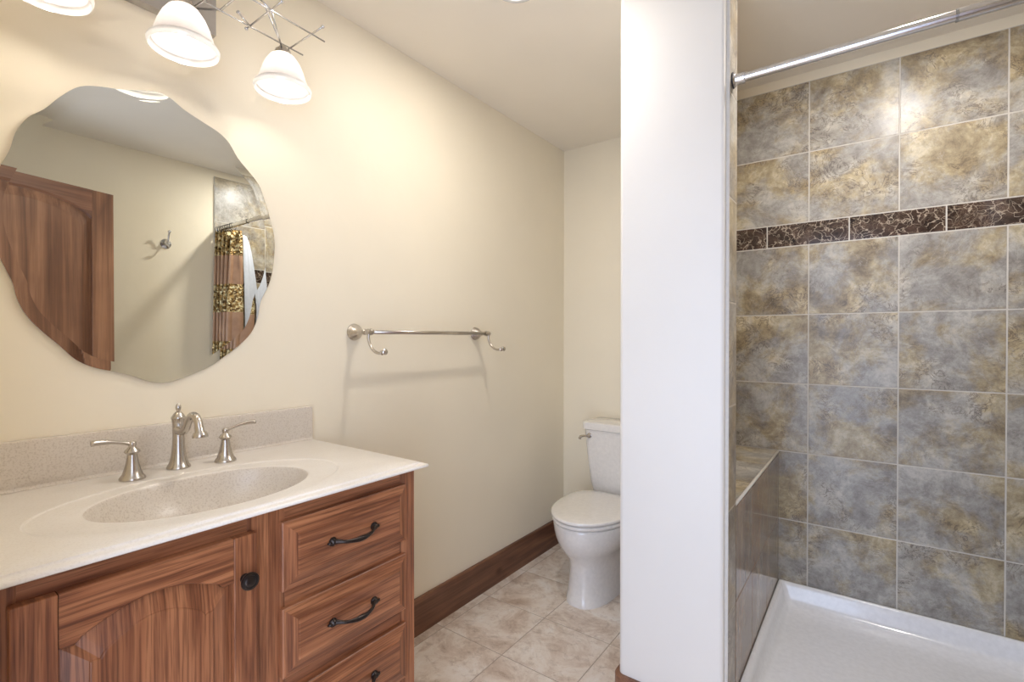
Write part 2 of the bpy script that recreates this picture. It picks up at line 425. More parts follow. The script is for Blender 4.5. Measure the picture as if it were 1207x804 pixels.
# partition skirting wraps the rounded corner
def wrap(path_in, path_out, z1, name, m):
    b = nb(); A0 = ringverts(b, [(x,y,0) for x,y in path_in]); A1 = ringverts(b, [(x,y,z1) for x,y in path_in])
    B0 = ringverts(b, [(x,y,0) for x,y in path_out]); B1 = ringverts(b, [(x,y,z1-0.006) for x,y in path_out])
    pin = [(x+(u-x)*0.75, y+(v-y)*0.75, z1) for (x,y),(u,v) in zip(path_in, path_out)]
    B2 = ringverts(b, pin)
    for p, q in ((A0,A1),(A0,B0),(B0,B1),(B1,B2),(B2,A1)): bridge(b, p, q, closed=False)
    for k in (0, -1): b.faces.new((A0[k], B0[k], B1[k], B2[k], A1[k]))
    return struct(name, b, m, autos=30)
t = 0.016
pi_ = [(XP0, YB-0.001)] + arc(XP0+R, YP0+R, R, 180, 270) + [(xr-0.02, YP0)]
pt_ = [(XP0-t, YB-0.001)] + arc(XP0+R, YP0+R, R+t, 180, 270) + [(xr-0.02, YP0-t)]
wrap(pi_, pt_, 0.153, 'baseboard_partition', M['base_y'])
b = nb(); prism(b, [(XR-x, z) for x, z in board_profile()], 1, YN+0.002, YP0+0.02); struct('baseboard_right', b, M['base_y'])

# ------------------------------------------------------------ shower
zr = [0.168-0.03, 0.442, 0.747, 1.052, 1.357, 1.661, 1.761, 2.065, 2.372]
P = 0.309
cx = [-0.57, -0.525, -0.216, 0.093, 0.402, 0.581]
tile_field('wall_shower_tiles', (0, YS+0.0105, 0), (1,0,0), (0,0,1), (0,-1,0), cx, zr, M['tile'], seed=11, th=0.0105, back=0.0096,
           bandrow=5, bandus=[-0.57, -0.379, -0.071, 0.235, 0.543, 0.581], bandmat=M['band'])
b = nb(); box(b, XR-0.019, XR-0.001, YP0+0.025, YS, 0, 0.1)
ry = [YP0+0.022, 1.873, 2.182, YS-0.0005]
tile_field('wall_shower_right', (XR-0.0005, 0, 0), (0,1,0), (0,0,1), (-1,0,0), ry, zr, M['tile'], seed=5, th=0.0105, back=0.0096,
           bandrow=5, bandus=[YP0+0.022, 1.72, 2.03, 2.34, YS-0.0005], bandmat=M['band'])
b.free()
# jamb of the opening, tiled, full height
tile_field('wall_shower_jamb', (xr, 0, 0), (0,1,0), (0,0,1), (1,0,0), [YP0+0.014, YP1-0.001], [0.0]+zr[1:5]+[1.661,1.966,2.27,2.433], M['tile'], seed=23, th=0.010, back=0.0092)
# inner left wall over the ledge
tile_field('wall_shower_left', (-0.57, 0, 0), (0,1,0), (0,0,1), (1,0,0), [YP1+0.002, 1.873, 2.182, YS-0.001], [0.747]+zr[3:], M['tile'], seed=31, th=0.0105, back=0.0096,
           bandrow=3, bandus=[YP1+0.002, 1.8, 2.1, YS-0.001], bandmat=M['band'])
# the tiled ledge (seat) along the left side
sb = thing('shower_bench', 'narrow built-in shower ledge faced in brown slate tile, left of the white tray', 'shower bench', (-0.45, 2.05, 0))
b = nb(); box(b, -0.556, -0.3385, YP1+0.002, YS-0.002, 0.001, 0.736); obj('core', b, M['grout'], sb)
def tiles_on(name, origin, U, V, nrm, us, vs, m, parent, seed, th=0.0105, gap=0.003):
    o = tile_field(name, origin, U, V, nrm, us, vs, m, gap=gap, th=th, seed=seed, back=0.008)
    del o['kind']
    off = root_loc(parent); o.data.transform(Matrix.Translation(-off)); o.parent = parent; return o
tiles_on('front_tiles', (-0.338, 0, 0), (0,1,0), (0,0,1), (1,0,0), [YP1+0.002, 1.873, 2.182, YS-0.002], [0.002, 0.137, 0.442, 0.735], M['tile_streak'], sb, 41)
tiles_on('top_tiles', (0,0,0.7365), (1,0,0), (0,1,0), (0,0,1), [-0.556, -0.334], [YP1+0.002, 1.873, 2.182, YS-0.002], M['tile'], sb, 44)
b = nb(); tube(b, [(-0.331, YP1+0.003, 0.742), (-0.331, YS-0.003, 0.742)], 0.0052, 10); obj('edge_trim', b, M['grout'], sb, smooth=True)['label'] = 'pale rounded edge trim'

# shower tray
def shower_tray():
    bm = nb(); x0, x1, y0, y1 = XP1+0.0015, XR-0.012, YP0+0.012, YS-0.001
    H = 0.168
    def rr(ix, iy0, iy1, r, z, n=6):
        a0, a1, b0, b1 = x0+ix, x1-ix, y0+iy0, y1-iy1
        pts = arc(a0+r, b0+r, r, 180, 270, n)+arc(a1-r, b0+r, r, 270, 360, n)+arc(a1-r, b1-r, r, 0, 90, n)+arc(a0+r, b1-r, r, 90, 180, n)
        return ringverts(bm, [(x, y, z) for x, y in pts])
    L = [rr(0,0,0,0.003,0.0), rr(0,0,0,0.003,H-0.004), rr(0.002,0.002,0.002,0.003,H-0.001), rr(0.005,0.006,0.005,0.004,H),
         rr(0.012,0.085,0.012,0.008,H), rr(0.017,0.092,0.017,0.012,H-0.004), rr(0.024,0.100,0.024,0.018,H-0.03), rr(0.030,0.105,0.032,0.024,H-0.062),
         rr(0.040,0.112,0.044,0.028,H-0.074), rr(0.060,0.13,0.065,0.04,H-0.079), rr(0.20,0.25,0.2,0.06,H-0.083)]
    for a, c in zip(L, L[1:]): bridge(bm, a, c)
    bm.faces.new(L[0]); bm.faces.new(L[-1])
    t = thing('shower_tray', 'white acrylic shower tray with raised rim on the shower floor', 'shower tray', (0.12, 2.0, 0))
    obj('basin', bm, M['acrylic'], t, autos=50)
    d = nb(); lathe(d, [(0.0, 0), (0.05, 0), (0.05, 0.003), (0.042, 0.005), (0.0, 0.005)], (0.13, 1.85, H-0.0835)); obj('drain', d, M['chrome'], t, autos=40)
shower_tray()

# shower curtain rod
rod = thing('shower_rod', 'polished steel shower curtain rod across the shower opening', 'curtain rod', (0.12, 1.548, 2.008))
yz = (1.548, 2.008)
b = nb(); tube(b, [(-0.3, *yz), (0.16, *yz)], 0.0125, 24); tube(b, [(0.16, *yz), (0.165, *yz)], 0.0145, 24)
obj('inner_tube', b, M['chrome'], rod, autos=40)
b = nb(); tube(b, [(0.16, *yz), (0.553, *yz)], 0.0145, 24); obj('outer_tube', b, M['chrome'], rod, autos=40)
for x, s in ((XP1, 1), (XR-0.0115, -1)):
    b = nb(); lathe(b, [(0, 0), (0.020, 0), (0.021, 0.004), (0.019, 0.008), (0.0165, 0.009), (0.0165, 0.03), (0.0155, 0.034), (0, 0.034)], (x, *yz), (s, 0, 0), 24)
    fl = obj('end_flange', b, M['chrome'], rod, autos=35)
    b = nb(); lathe(b, [(0, 0), (0.0222, 0), (0.0222, 0.003), (0, 0.003)], (x+s*0.0001, *yz), (s,0,0), 24)
    obj('rubber_pad', b, M['rubber'], fl, autos=35)

# curtain and liner, bunched at the right end of the rod
def drape(name, x0, x1, y0, y1, zt, zb, pleats, amp, m, parent, lean=(0,0), flare=1.0, yfl=0.0):
    bm = nb(); nu, nv = pleats*14, 40; g = []
    for j in range(nv+1):
        f = j/nv; z = zt+(zb-zt)*f; row = []
        for i in range(nu+1):
            s = i/nu; ph = s*pleats*2*PI
            a = amp*(0.55+0.6*f**0.6)*(1+0.25*math.sin(3.1*s+4*f))
            k = 1+(flare-1)*f
            x = x0+(x1-x0)*(0.5+(s-0.5)*k); y = y0+(y1-y0+yfl*f**0.6)*s
            x += 0.25*a*math.sin(ph*2+0.6*f*3)+lean[0]*f; y += a*math.sin(ph+0.5*math.sin(4*f))+lean[1]*f
            row.append(bm.verts.new((x, y, z)))
        g.append(row)
    for j in range(nv):
        for i in range(nu): bm.faces.new((g[j][i], g[j][i+1], g[j+1][i+1], g[j+1][i]))
    o = obj(name, bm, m, parent, smooth=True)
    md = o.modifiers.new('thickness', 'SOLIDIFY'); md.thickness = 0.0012
    return o
cur = thing('shower_curtain', 'bronze satin shower curtain with gold sequin bands, bunched by the right wall', 'shower curtain', (0.47, 1.53, 0.0))
drape('fabric', 0.365, 0.545, 1.585, 1.535, 1.985, 0.22, 5, 0.046, M['curtain'], cur, lean=(0.0, -0.045), flare=1.0)
for k in range(8):
    x = 0.372+k*0.0245
    b = nb(); tube(b, [(x, 1.548+0.022*math.cos(a), 2.002+0.024*math.sin(a)) for a in [2*PI*q/16 for q in range(17)]], 0.0016, 6)
    obj('curtain_ring', b, M['bronze'], cur, smooth=True)
lin_ = thing('curtain_liner', 'white vinyl curtain liner hanging inside the shower behind the curtain', 'curtain liner', (0.5, 1.62, 0))
drape('fabric', 0.455, 0.50, 1.655, 1.70, 1.975, 0.19, 3, 0.008, M['liner'], lin_, lean=(0.0, 0.02), flare=1.0, yfl=0.17)

# ------------------------------------------------------------ vanity
XF = -1.02      # face frame plane
van = thing('vanity_cabinet', 'oak bathroom vanity cabinet with an arched door and a bank of drawers', 'vanity', (-1.28, 0.52, 0))
Yc0, Yc1 = YN+0.005, 0.935
b = nb()
box(b, XL+0.002, XF-0.0195, Yc0, Yc0+0.018, 0.10, 0.893); box(b, XL+0.002, XF-0.0195, Yc1-0.018, Yc1, 0.10, 0.893)
box(b, XL+0.002, XF-0.0195, Yc0+0.018, Yc1-0.018, 0.10, 0.118); box(b, XL+0.002, XL+0.010, Yc0+0.018, Yc1-0.018, 0.118, 0.893)
box(b, XF-0.45, XF-0.0195, 0.50, 0.518, 0.118, 0.70); box(b, XL+0.002, XF-0.075, Yc0, Yc1-0.02, 0.001, 0.10, 0)
obj('carcass', b, M['oak_z'], van)
# face frame: stiles (vertical grain) and rails (horizontal grain)
b = nb()
def fr(y0, y1, z0, z1, mi): box(b, XF-0.019, XF, y0, y1, z0, z1, mi, 0.0008)
for y0, y1 in ((Yc0, 0.149), (0.484, 0.561), (0.884, Yc1)): fr(y0, y1, 0.10, 0.893, 0)
fr(0.149, 0.484, 0.853, 0.893, 1); fr(0.149, 0.484, 0.10, 0.155, 1)
for z0, z1 in ((0.853, 0.893), (0.662, 0.714), (0.476, 0.527), (0.29, 0.341), (0.10, 0.155)): fr(0.561, 0.884, z0, z1, 1)
obj('face_frame', b, [M['oak_z'], M['oak_y']], van)
# drawers
def drawer(zb):
    y0, y1, z0, z1 = 0.551, 0.895, zb, zb+0.150; X0, X1 = XF+0.0005, -0.9985
    bm = nb()
    def rect(ins, x): return ringverts(bm, [(x, y0+ins, z0+ins), (x, y1-ins, z0+ins), (x, y1-ins, z1-ins), (x, y0+ins, z1-ins)])
    Ls = [rect(0, X0), rect(0, X1-0.011), rect(0.002, X1-0.009), rect(0.006, X1-0.008), rect(0.030, X1-0.0005), rect(0.0305, X1+0.0012), rect(0.033, X1+0.002)]
    for a, c in zip(Ls, Ls[1:]): bridge(bm, a, c)
    bm.faces.new(Ls[0][::-1]); bm.faces.new(Ls[-1])
    bm.faces.ensure_lookup_table()
    for f in bm.faces:
        cc = f.calc_center_median()
        if cc.y < y0+0.02 or cc.y > y1-0.02: f.material_index = 1
    d = obj('drawer', bm, [M['oak_y'], M['oak_z']], van)
    # arched pull
    zc = (z0+z1)/2; yc = 0.722; bm = nb()
    Pp = [(X1+0.002+0.004, yc-0.056, zc), (X1+0.012, yc-0.050, zc), (X1+0.024, yc-0.036, zc-0.002), (X1+0.031, yc-0.015, zc-0.004), (X1+0.032, yc, zc-0.004), (X1+0.031, yc+0.015, zc-0.004), (X1+0.024, yc+0.036, zc-0.002), (X1+0.012, yc+0.050, zc), (X1+0.006, yc+0.056, zc)]
    Q = smoothpath(Pp, 5); n = len(Q)
    tube(bm, Q, [0.0052+0.0012*math.cos(4*PI*i/(n-1)) for i in range(n)], 10)
    for s in (-1, 1):
        lathe(bm, [(0, 0), (0.0105, 0), (0.010, 0.003), (0.007, 0.006), (0.005, 0.010), (0, 0.011)], (X1+0.0021, yc+s*0.058, zc), (1,0,0), 16)
        tube(bm, [(X1+0.006, yc+s*0.058, zc), (X1+0.007, yc+s*0.068, zc-0.001), (X1+0.004, yc+s*0.073, zc-0.001)], [0.005, 0.004, 0.002], 8)
    p = obj('pull', bm, M['bronze'], d, smooth=True); p['label'] = 'dark bronze arched drawer pull'
for zb in (0.708, 0.521, 0.335, 0.149): drawer(zb)
# arched door
def vdoor():
    y0, y1, z0, z1 = 0.139, 0.493, 0.149, 0.859; X0, X1 = XF+0.0005, -0.999
    ls, rs = 0.054, 0.045; yi0, yi1 = y0+ls, y1-rs
    def arch(y):
        s = (y-yi0)/(yi1-yi0); u = min(1, max(0, (min(s, 1-s)-0.04)/0.46)); return 0.772+0.038*math.sin(u*PI/2)**1.0 - (0.006*math.sin(min(1,u/0.12)*PI) if u < 0.12 else 0)
    n = 28; ys = [yi0+(yi1-yi0)*k/n for k in range(n+1)]
    bm = nb(); e = 0.0015
    box(bm, X0, X1, y0, yi0-e*0.2, z0, z1, 0, 0.0025); box(bm, X0, X1, yi1+e*0.2, y1, z0, z1, 0, 0.0025)
    box(bm, X0, X1-0.0004, yi0, yi1, z0, z0+0.055, 1, 0.002)
    # arched top rail
    A = ringverts(bm, [(X0, y, arch(y)) for y in ys]); B = ringverts(bm, [(X1-0.0034, y, arch(y)) for y in ys]); B2 = ringverts(bm, [(X1-0.0004, y, arch(y)+0.003) for y in ys])
    T = ringverts(bm, [(X1-0.0004, y, z1-0.0015) for y in ys]); T2 = ringverts(bm, [(X1-0.002, y, z1) for y in ys]); T3 = ringverts(bm, [(X0, y, z1) for y in ys])
    for p, q in ((A,B),(B,B2),(B2,T),(T,T2),(T2,T3),(T3,A)): bridge(bm, p, q, closed=False, mi=1)
    d = obj('door', bm, [M['oak_z'], M['oak_y']], van)
    # raised panel
    bm = nb(); zb = z0+0.055
    def loop(ins, x):
        yy = [yi0+ins+(yi1-yi0-2*ins)*k/n for k in range(n+1)]
        return ringverts(bm, [(x, y, arch(min(yi1, max(yi0, yi0+(y-yi0-ins)/(yi1-yi0-2*ins)*(yi1-yi0))))-ins*1.0) for y in yy] + [(x, yi1-ins, zb+ins), (x, yi0+ins, zb+ins)])
    Ls = [loop(0.0006, X0+0.002), loop(0.0006, X1-0.012), loop(0.004, X1-0.0115), loop(0.036, X1-0.003), loop(0.037, X1-0.0015), loop(0.039, X1-0.001)]
    for a, c in zip(Ls, Ls[1:]): bridge(bm, a, c)
    bm.faces.new(Ls[0][::-1]); bm.faces.new(Ls[-1])
    obj('raised_panel', bm, M['oak_z'], d)
    bm = nb(); lathe(bm, [(0,0), (0.009,0), (0.008,0.003), (0.0055,0.006), (0.0055,0.013), (0.010,0.016), (0.0165,0.019), (0.0175,0.022), (0.0165,0.025), (0.012,0.0265), (0.0115,0.0255), (0.008,0.0275), (0,0.0285)], (X1+0.0002, 0.4685, 0.7755), (1,0,0), 28)
    k = obj('knob', bm, M['bronze'], d, autos=50); k['label'] = 'round dark bronze knob'
vdoor()

# countertop with moulded bowl, ridge and lip
top = thing('countertop', 'cream marbled countertop with a sunken oval basin, on the oak cabinet', 'countertop', (-1.26, 0.52, 0.895))
def countertop():
    bm = nb(); Z = 0.911; NS = 96
    X0, X1, Y0, Y1 = XL+0.001, -0.985, YN+0.002, 0.957
    cxm, cym = -1.208, 0.492
    def rectring(ins_f, z):      # ray from the basin centre to the slab outline, ins_f = inset of front and right edges
        out = []; a0, a1, b0, b1 = X0, X1-ins_f, Y0, Y1-ins_f
        for k in range(NS):
            a = 2*PI*(k+0.5)/NS; dx, dy = math.cos(a), math.sin(a); t = 1e9
            if dx > 0: t = min(t, (a1-cxm)/dx)
            if dx < 0: t = min(t, (a0-cxm)/dx)
            if dy > 0: t = min(t, (b1-cym)/dy)
            if dy < 0: t = min(t, (b0-cym)/dy)
            out.append(Vector((cxm+dx*t, cym+dy*t, z)))
        for cxx, cyy in ((a0,b0),(a0,b1),(a1,b0),(a1,b1)):   # put one vertex exactly on each corner
            ang = math.atan2(cyy-cym, cxx-cxm) % (2*PI); out[int(ang/(2*PI)*NS) % NS] = Vector((cxx, cyy, z))
        return ringverts(bm, out)
    def ell(rx, ry, z, dx=0, dy=0):
        out = []
        for k in range(NS):
            a = 2*PI*(k+0.5)/NS; c_, s_ = math.cos(a), math.sin(a); r = 1/math.sqrt((c_/rx)**2+(s_/ry)**2)
            out.append((cxm+dx+c_*r, cym+dy+s_*r, z))
        return ringverts(bm, out)
    L = [rectring(0.020, 0.8955), rectring(0.004, 0.8955), rectring(0.0005, 0.8975), rectring(0, 0.9005), rectring(0.0015, 0.9035), rectring(0.005, 0.9052),
         rectring(0.010, 0.9055), rectring(0.0145, 0.9062), rectring(0.0165, 0.908), rectring(0.0175, 0.9102), rectring(0.0195, Z),
         ell(0.200, 0.320, Z), ell(0.190, 0.309, Z), ell(0.188, 0.3065, Z-0.0003), ell(0.186, 0.304, Z-0.0018), ell(0.184, 0.3015, Z-0.0021), ell(0.158, 0.231, Z-0.0023), 
         ell(0.154, 0.225, Z-0.0026), ell(0.1515, 0.2215, Z-0.004), ell(0.149, 0.2185, Z-0.008), ell(0.143, 0.209, Z-0.03), ell(0.128, 0.188, Z-0.062), ell(0.108, 0.158, Z-0.095), ell(0.075, 0.11, Z-0.118), ell(0.03, 0.04, Z-0.127)]
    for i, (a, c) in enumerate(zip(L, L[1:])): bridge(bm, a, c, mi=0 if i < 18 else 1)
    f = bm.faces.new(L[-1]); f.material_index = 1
    Lu = [L[0], ringverts(bm, [v.co.copy() for v in L[0]])]; 
    bmesh.ops.remove_doubles(bm, verts=Lu[0]+Lu[1], dist=1e-6)
    o = obj('slab', bm, [M['counter'], M['splash']], top, autos=40)
    d = nb(); lathe(d, [(0,0), (0.021,0), (0.021,0.002), (0.017,0.004), (0.012,0.006), (0,0.007)], (cxm, cym, Z-0.1268)); obj('drain', d, M['nickel'], top, autos=40)
    b = nb()
    pr = [(XL+0.0015, 0.9115), (XL+0.027, 0.9115), (XL+0.0235, 0.914), (XL+0.021, 0.919), (XL+0.020, 1.017), (XL+0.0185, 1.0205), (XL+0.016, 1.022), (XL+0.0015, 1.022)]
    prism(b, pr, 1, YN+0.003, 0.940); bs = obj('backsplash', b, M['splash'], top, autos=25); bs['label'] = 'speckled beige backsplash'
countertop()

# widespread faucet: spout and two lever handles
def faucet():
    x, y, z = -1.465, 0.520, 0.9113
    t = thing('faucet', 'brushed nickel arched faucet spout with finial behind the basin', 'faucet', (x, y, z))
    b = nb(); lathe(b, [(0,0), (0.027,0), (0.0275,0.003), (0.026,0.006), (0.0225,0.012), (0.019,0.022), (0.0162,0.038), (0.0143,0.058), (0.0133,0.08), (0.0133,0.10), (0.0142,0.118), (0.0152,0.128),
                        (0.0166,0.130), (0.0166,0.133), (0.0148,0.136), (0.0105,0.143), (0.0055,0.148), (0,0.149)], (x, y, z)); obj('body', b, M['nickel'], t, autos=40)
    b = nb(); lathe(b, [(0.0045,0.146), (0.0038,0.149), (0.0055,0.153), (0.0066,0.158), (0.0060,0.163), (0.0038,0.168), (0,0.170)], (x, y, z), seg=20); obj('finial', b, M['nickel'], t, smooth=True)
    Pp = [(x+0.009,y,z+0.100), (x+0.026,y,z+0.099), (x+0.045,y,z+0.107), (x+0.062,y,z+0.126), (x+0.082,y,z+0.143), (x+0.104,y,z+0.145), (x+0.121,y,z+0.133), (x+0.129,y,z+0.113), (x+0.132,y,z+0.103)]
    Q = smoothpath(Pp, 5); n = len(Q); b = nb()
    rr = []
    for i in range(n):
        f = i/(n-1); rr.append(0.0098 + 0.0035*max(0, (0.2-f)/0.2) - 0.0005*f if f < 0.8 else 0.0095+0.004*((f-0.8)/0.2)**1.5)
    tube(b, Q, rr, 18)
    e = Vector((x+0.1315, y, z+0.106)); lathe(b, [(0,0.004), (0.0135,0.003), (0.0168,-0.004), (0.0175,-0.009), (0.0165,-0.011), (0.0120,-0.011), (0.0115,-0.004), (0,-0.004)], e, (-0.12,0,1), 24)
    obj('spout', b, M['nickel'], t, autos=40)
    def handle(hx, hy, sgn, label):
        t = thing('lever_tap', label, 'tap', (hx, hy, z), 'lever taps of the basin')
        b = nb(); lathe(b, [(0,0), (0.0265,0), (0.027,0.003), (0.0255,0.006), (0.021,0.012), (0.0170,0.024), (0.0132,0.040), (0.0108,0.054), (0.0102,0.060), (0.0145,0.064), (0.0165,0.067), (0.0150,0.070), (0.0095,0.075), (0.0072,0.079), (0.0085,0.084), (0.0080,0.089), (0.0045,0.0925), (0,0.0935)], (hx, hy, z))
        obj('base', b, M['nickel'], t, autos=40)
        b = nb(); n = 18; rings = []
        for k in range(n+1):
            f = k/n; yy = hy+sgn*(0.002+(0.078 if sgn < 0 else 0.074)*f); zz = z+0.085+0.012*math.sin(f*PI*0.62)+0.004*f; xx = hx+0.012*f*(1 if sgn < 0 else 0.6)
            wd = 0.0058-0.0012*math.sin(min(1,f*2.5)*PI)+0.0045*max(0,f-0.35)/0.65; hh = 0.0054-0.0012*math.sin(min(1,f*1.6)*PI)+0.0016*max(0, f-0.5)/0.5
            rings.append(ringverts(b, [(xx+wd*math.cos(a), yy, zz+hh*math.sin(a)) for a in [2*PI*q/14 for q in range(14)]]))
        for p, q in zip(rings, rings[1:]): bridge(b, p, q)
        b.faces.new(rings[0]); b.faces.new(rings[-1])
        obj('lever', b, M['nickel'], t, smooth=True)
    handle(-1.437, 0.412, -1, 'brushed nickel lever tap left of the spout, lever pointing left')
    handle(-1.440, 0.625, 1, 'brushed nickel lever tap right of the spout, lever pointing right')
faucet()

# ------------------------------------------------------------ mirror
MP = [(0.207,1.629),(0.222,1.669),(0.232,1.712),(0.251,1.75),(0.278,1.779),(0.302,1.813),(0.328,1.845),(0.35,1.862),(0.384,1.874),(0.425,1.884),(0.459,1.896),(0.499,1.908),(0.530,1.904),(0.566,1.884),(0.612,1.867),(0.654,1.852),(0.682,1.83),(0.705,1.795),(0.735,1.765),(0.768,1.730),(0.786,1.686),(0.803,1.633),(0.816,1.578),(0.817,1.527),(0.810,1.465),(0.796,1.416),(0.774,1.37),(0.762,1.313),(0.741,1.266),(0.705,1.229),(0.665,1.198),(0.622,1.169),(0.581,1.152),(0.541,1.137),(0.510,1.132),(0.477,1.138),(0.442,1.154),(0.406,1.167),(0.366,1.179),(0.331,1.200),(0.300,1.236),(0.268,1.272),(0.245,1.305),(0.231,1.34),(0.224,1.375),(0.213,1.405),(0.201,1.440),(0.190,1.485),(0.185,1.53),(0.190,1.58)]
def mirror():
    n = len(MP); P2 = []
    for i in range(n):
        p0, p1, p2, p3 = [Vector((0, *MP[(i+k) % n])) for k in (-1, 0, 1, 2)]
        for k in range(4):
            t = k/4; P2.append(0.5*((2*p1)+(p2-p0)*t+(2*p0-5*p1+4*p2-p3)*t*t+(3*p1-p0-3*p2+p3)*t**3))
    c = Vector((0, 0.50, 1.52)); X = XL+0.003; bw = 0.024
    bm = nb(); n = len(P2)
    nor = []
    for i in range(n):
        d = (P2[(i+5) % n]-P2[i-5]).normalized(); q = Vector((0, d.z, -d.y))
        if q.dot(c-P2[i]) < 0: q = -q
        nor.append(q)
    A = ringverts(bm, [Vector((X, p.y, p.z)) for p in P2]); B = ringverts(bm, [Vector((X+0.0050, p.y, p.z)) for p in P2])
    D = ringverts(bm, [Vector((X+0.0046, p.y+q.y*bw, p.z+q.z*bw)) for p, q in zip(P2, nor)])
    bridge(bm, A, B, mi=1); bridge(bm, B, D); bm.faces.new(D); bm.faces.new(A[::-1])
    o = obj('wall_mirror', bm, [M['mirror'], M['steel_plate']])
    tag(o, 'large frameless oval mirror with a wavy scalloped edge on the wall above the basin', 'mirror')
mirror()

# ------------------------------------------------------------ vanity light
vl = thing('vanity_light', 'three-shade vanity light with a chrome wire frame above the mirror', 'light fixture', (XL, 0.505, 2.18))
b = nb(); box(b, XL+0.001, XL+0.032, 0.372, 0.638, 2.116, 2.255, 0, 0.002); obj('wall_plate', b, M['steel_plate'], vl)
ZW = 2.100; xa, xb_ = -1.375, -1.263
b = nb()
r = 0.0022
tube(b, [(xa, 0.19, ZW), (xa, 0.505, ZW+0.012), (xa, 0.82, ZW)], r, 8); tube(b, [(xb_, 0.19, ZW), (xb_, 0.505, ZW+0.012), (xb_, 0.82, ZW)], r, 8)
for y in (0.228, 0.344, 0.505, 0.666, 0.782):
    z = ZW+0.012*(1-abs(y-0.505)/0.315)+0.003
    tube(b, [(xa-0.022, y, z), (xb_+0.05, y, z)], r, 8); ball(b, (xa-0.022, y, z), 0.0048, 12); ball(b, (xb_+0.05, y, z), 0.0048, 12)
for y in (0.42, 0.59): tube(b, [(XL+0.03, y, 2.17), (xa, y, ZW+0.010), (xb_, y, ZW+0.009)], 0.003, 8)
for s in (-1, 1):
    tube(b, [(xa+0.0, 0.505+s*0.253, ZW-0.018), (xb_, 0.505+s*0.161, ZW+0.006), (xb_-0.03, 0.505+s*0.125, ZW+0.05), (XL+0.03, 0.505+s*0.11, 2.22)], 0.0026, 8)
    tube(b, [(xa+0.0, 0.505+s*0.253, ZW-0.018), (xa+0.012, 0.505+s*0.235, ZW+0.004), (xb_-0.02, 0.505+s*0.15, ZW+0.03), (xa, 0.505+s*0.06, 2.21)], 0.0022, 8)
    tube(b, [(xa, 0.505+s*0.161, ZW+0.006), (xa+0.028, 0.505+s*0.117, ZW+0.010)], 0.0026, 8); ball(b, (xa+0.028, 0.505+s*0.117, ZW+0.010), 0.0055, 12)
    tube(b, [(xa, 0.505+s*0.02, ZW-0.018), (xb_-0.02, 0.505+s*0.07, ZW+0.03), (XL+0.03, 0.505+s*0.08, 2.20)], 0.0024, 8)
obj('wire_frame', b, M['chrome'], vl, smooth=True)
for y in (0.252, 0.505, 0.758):
    x = xa; zt = ZW-0.024
    b = nb(); lathe(b, [(0,0.020), (0.009,0.020), (0.012,0.014), (0.020,0.008), (0.0225,0.0), (0.0225,-0.008), (0,-0.008)], (x, y, zt), seg=24); hd = obj('lamp_holder', b, M['nickel'], vl, autos=40)
    # bell shade, 4 mm glass with a rolled lip
    b = nb()
    out = [(0.0235,-0.004), (0.034,-0.012), (0.046,-0.030), (0.0555,-0.052), (0.0625,-0.074), (0.0675,-0.090), (0.0705,-0.096)]
    inn = [(r_-0.003, h-0.001) for r_, h in out][::-1]
    lathe(b, out+inn, (x, y, zt), seg=48, cap=False)
    b.verts.ensure_lookup_table()
    sh = obj('lamp_shade', b, M['shade'], vl, autos=60)
    b = nb(); lathe(b, [(0.0675,-0.0905), (0.0745,-0.096), (0.0775,-0.101), (0.0765,-0.106), (0.0745,-0.112), (0.0725,-0.112), (0.0735,-0.105), (0.0715,-0.099), (0.0672,-0.0965), (0.0675,-0.0905)], (x, y, zt), seg=48, cap=False); obj('glass_lip', b, M['rim'], sh, autos=60)
    b = nb(); lathe(b, [(0,-0.010), (0.009,-0.010), (0.009,-0.030), (0.0105,-0.034), (0.0120,-0.045), (0.0118,-0.075), (0.009,-0.088), (0,-0.092)], (x, y, zt), seg=20); obj('bulb', b, M['bulb'], vl, smooth=True)

# ------------------------------------------------------------ ceiling lights
def downlight(x, y, label, watts, spread=PI):
    t = thing('recessed_light', label, 'ceiling light', (x, y, ZC), None)
    b = nb(); lathe(b, [(0.050,-0.0005), (0.078,-0.0005), (0.078,-0.003), (0.072,-0.007), (0.056,-0.010), (0.050,-0.006), (0.050,-0.0005)], (x, y, ZC), seg=40, cap=False); obj('trim_ring', b, M['acrylic'], t, autos=40)
    b = nb(); lathe(b, [(0,-0.001), (0.049,-0.001), (0.049,-0.006), (0.035,-0.011), (0,-0.014)], (x, y, ZC), seg=32); obj('lens', b, M['lens'], t, autos=40)
    l = bpy.data.lights.new('downlight_beam', 'AREA'); l.shape = 'DISK'; l.size = 0.09; l.energy = watts; l.spread = spread; l.color = (1, 0.95, 0.90)
    o = bpy.data.objects.new('downlight_beam', l); C.objects.link(o); o.location = (0, 0, -0.016); o.parent = t
downlight(-0.950, 1.325, 'small round white ceiling light at the top edge, over the room', CAN*0.95)
downlight(0.118, 1.83, 'round recessed ceiling light inside the shower', CAN*1.6)

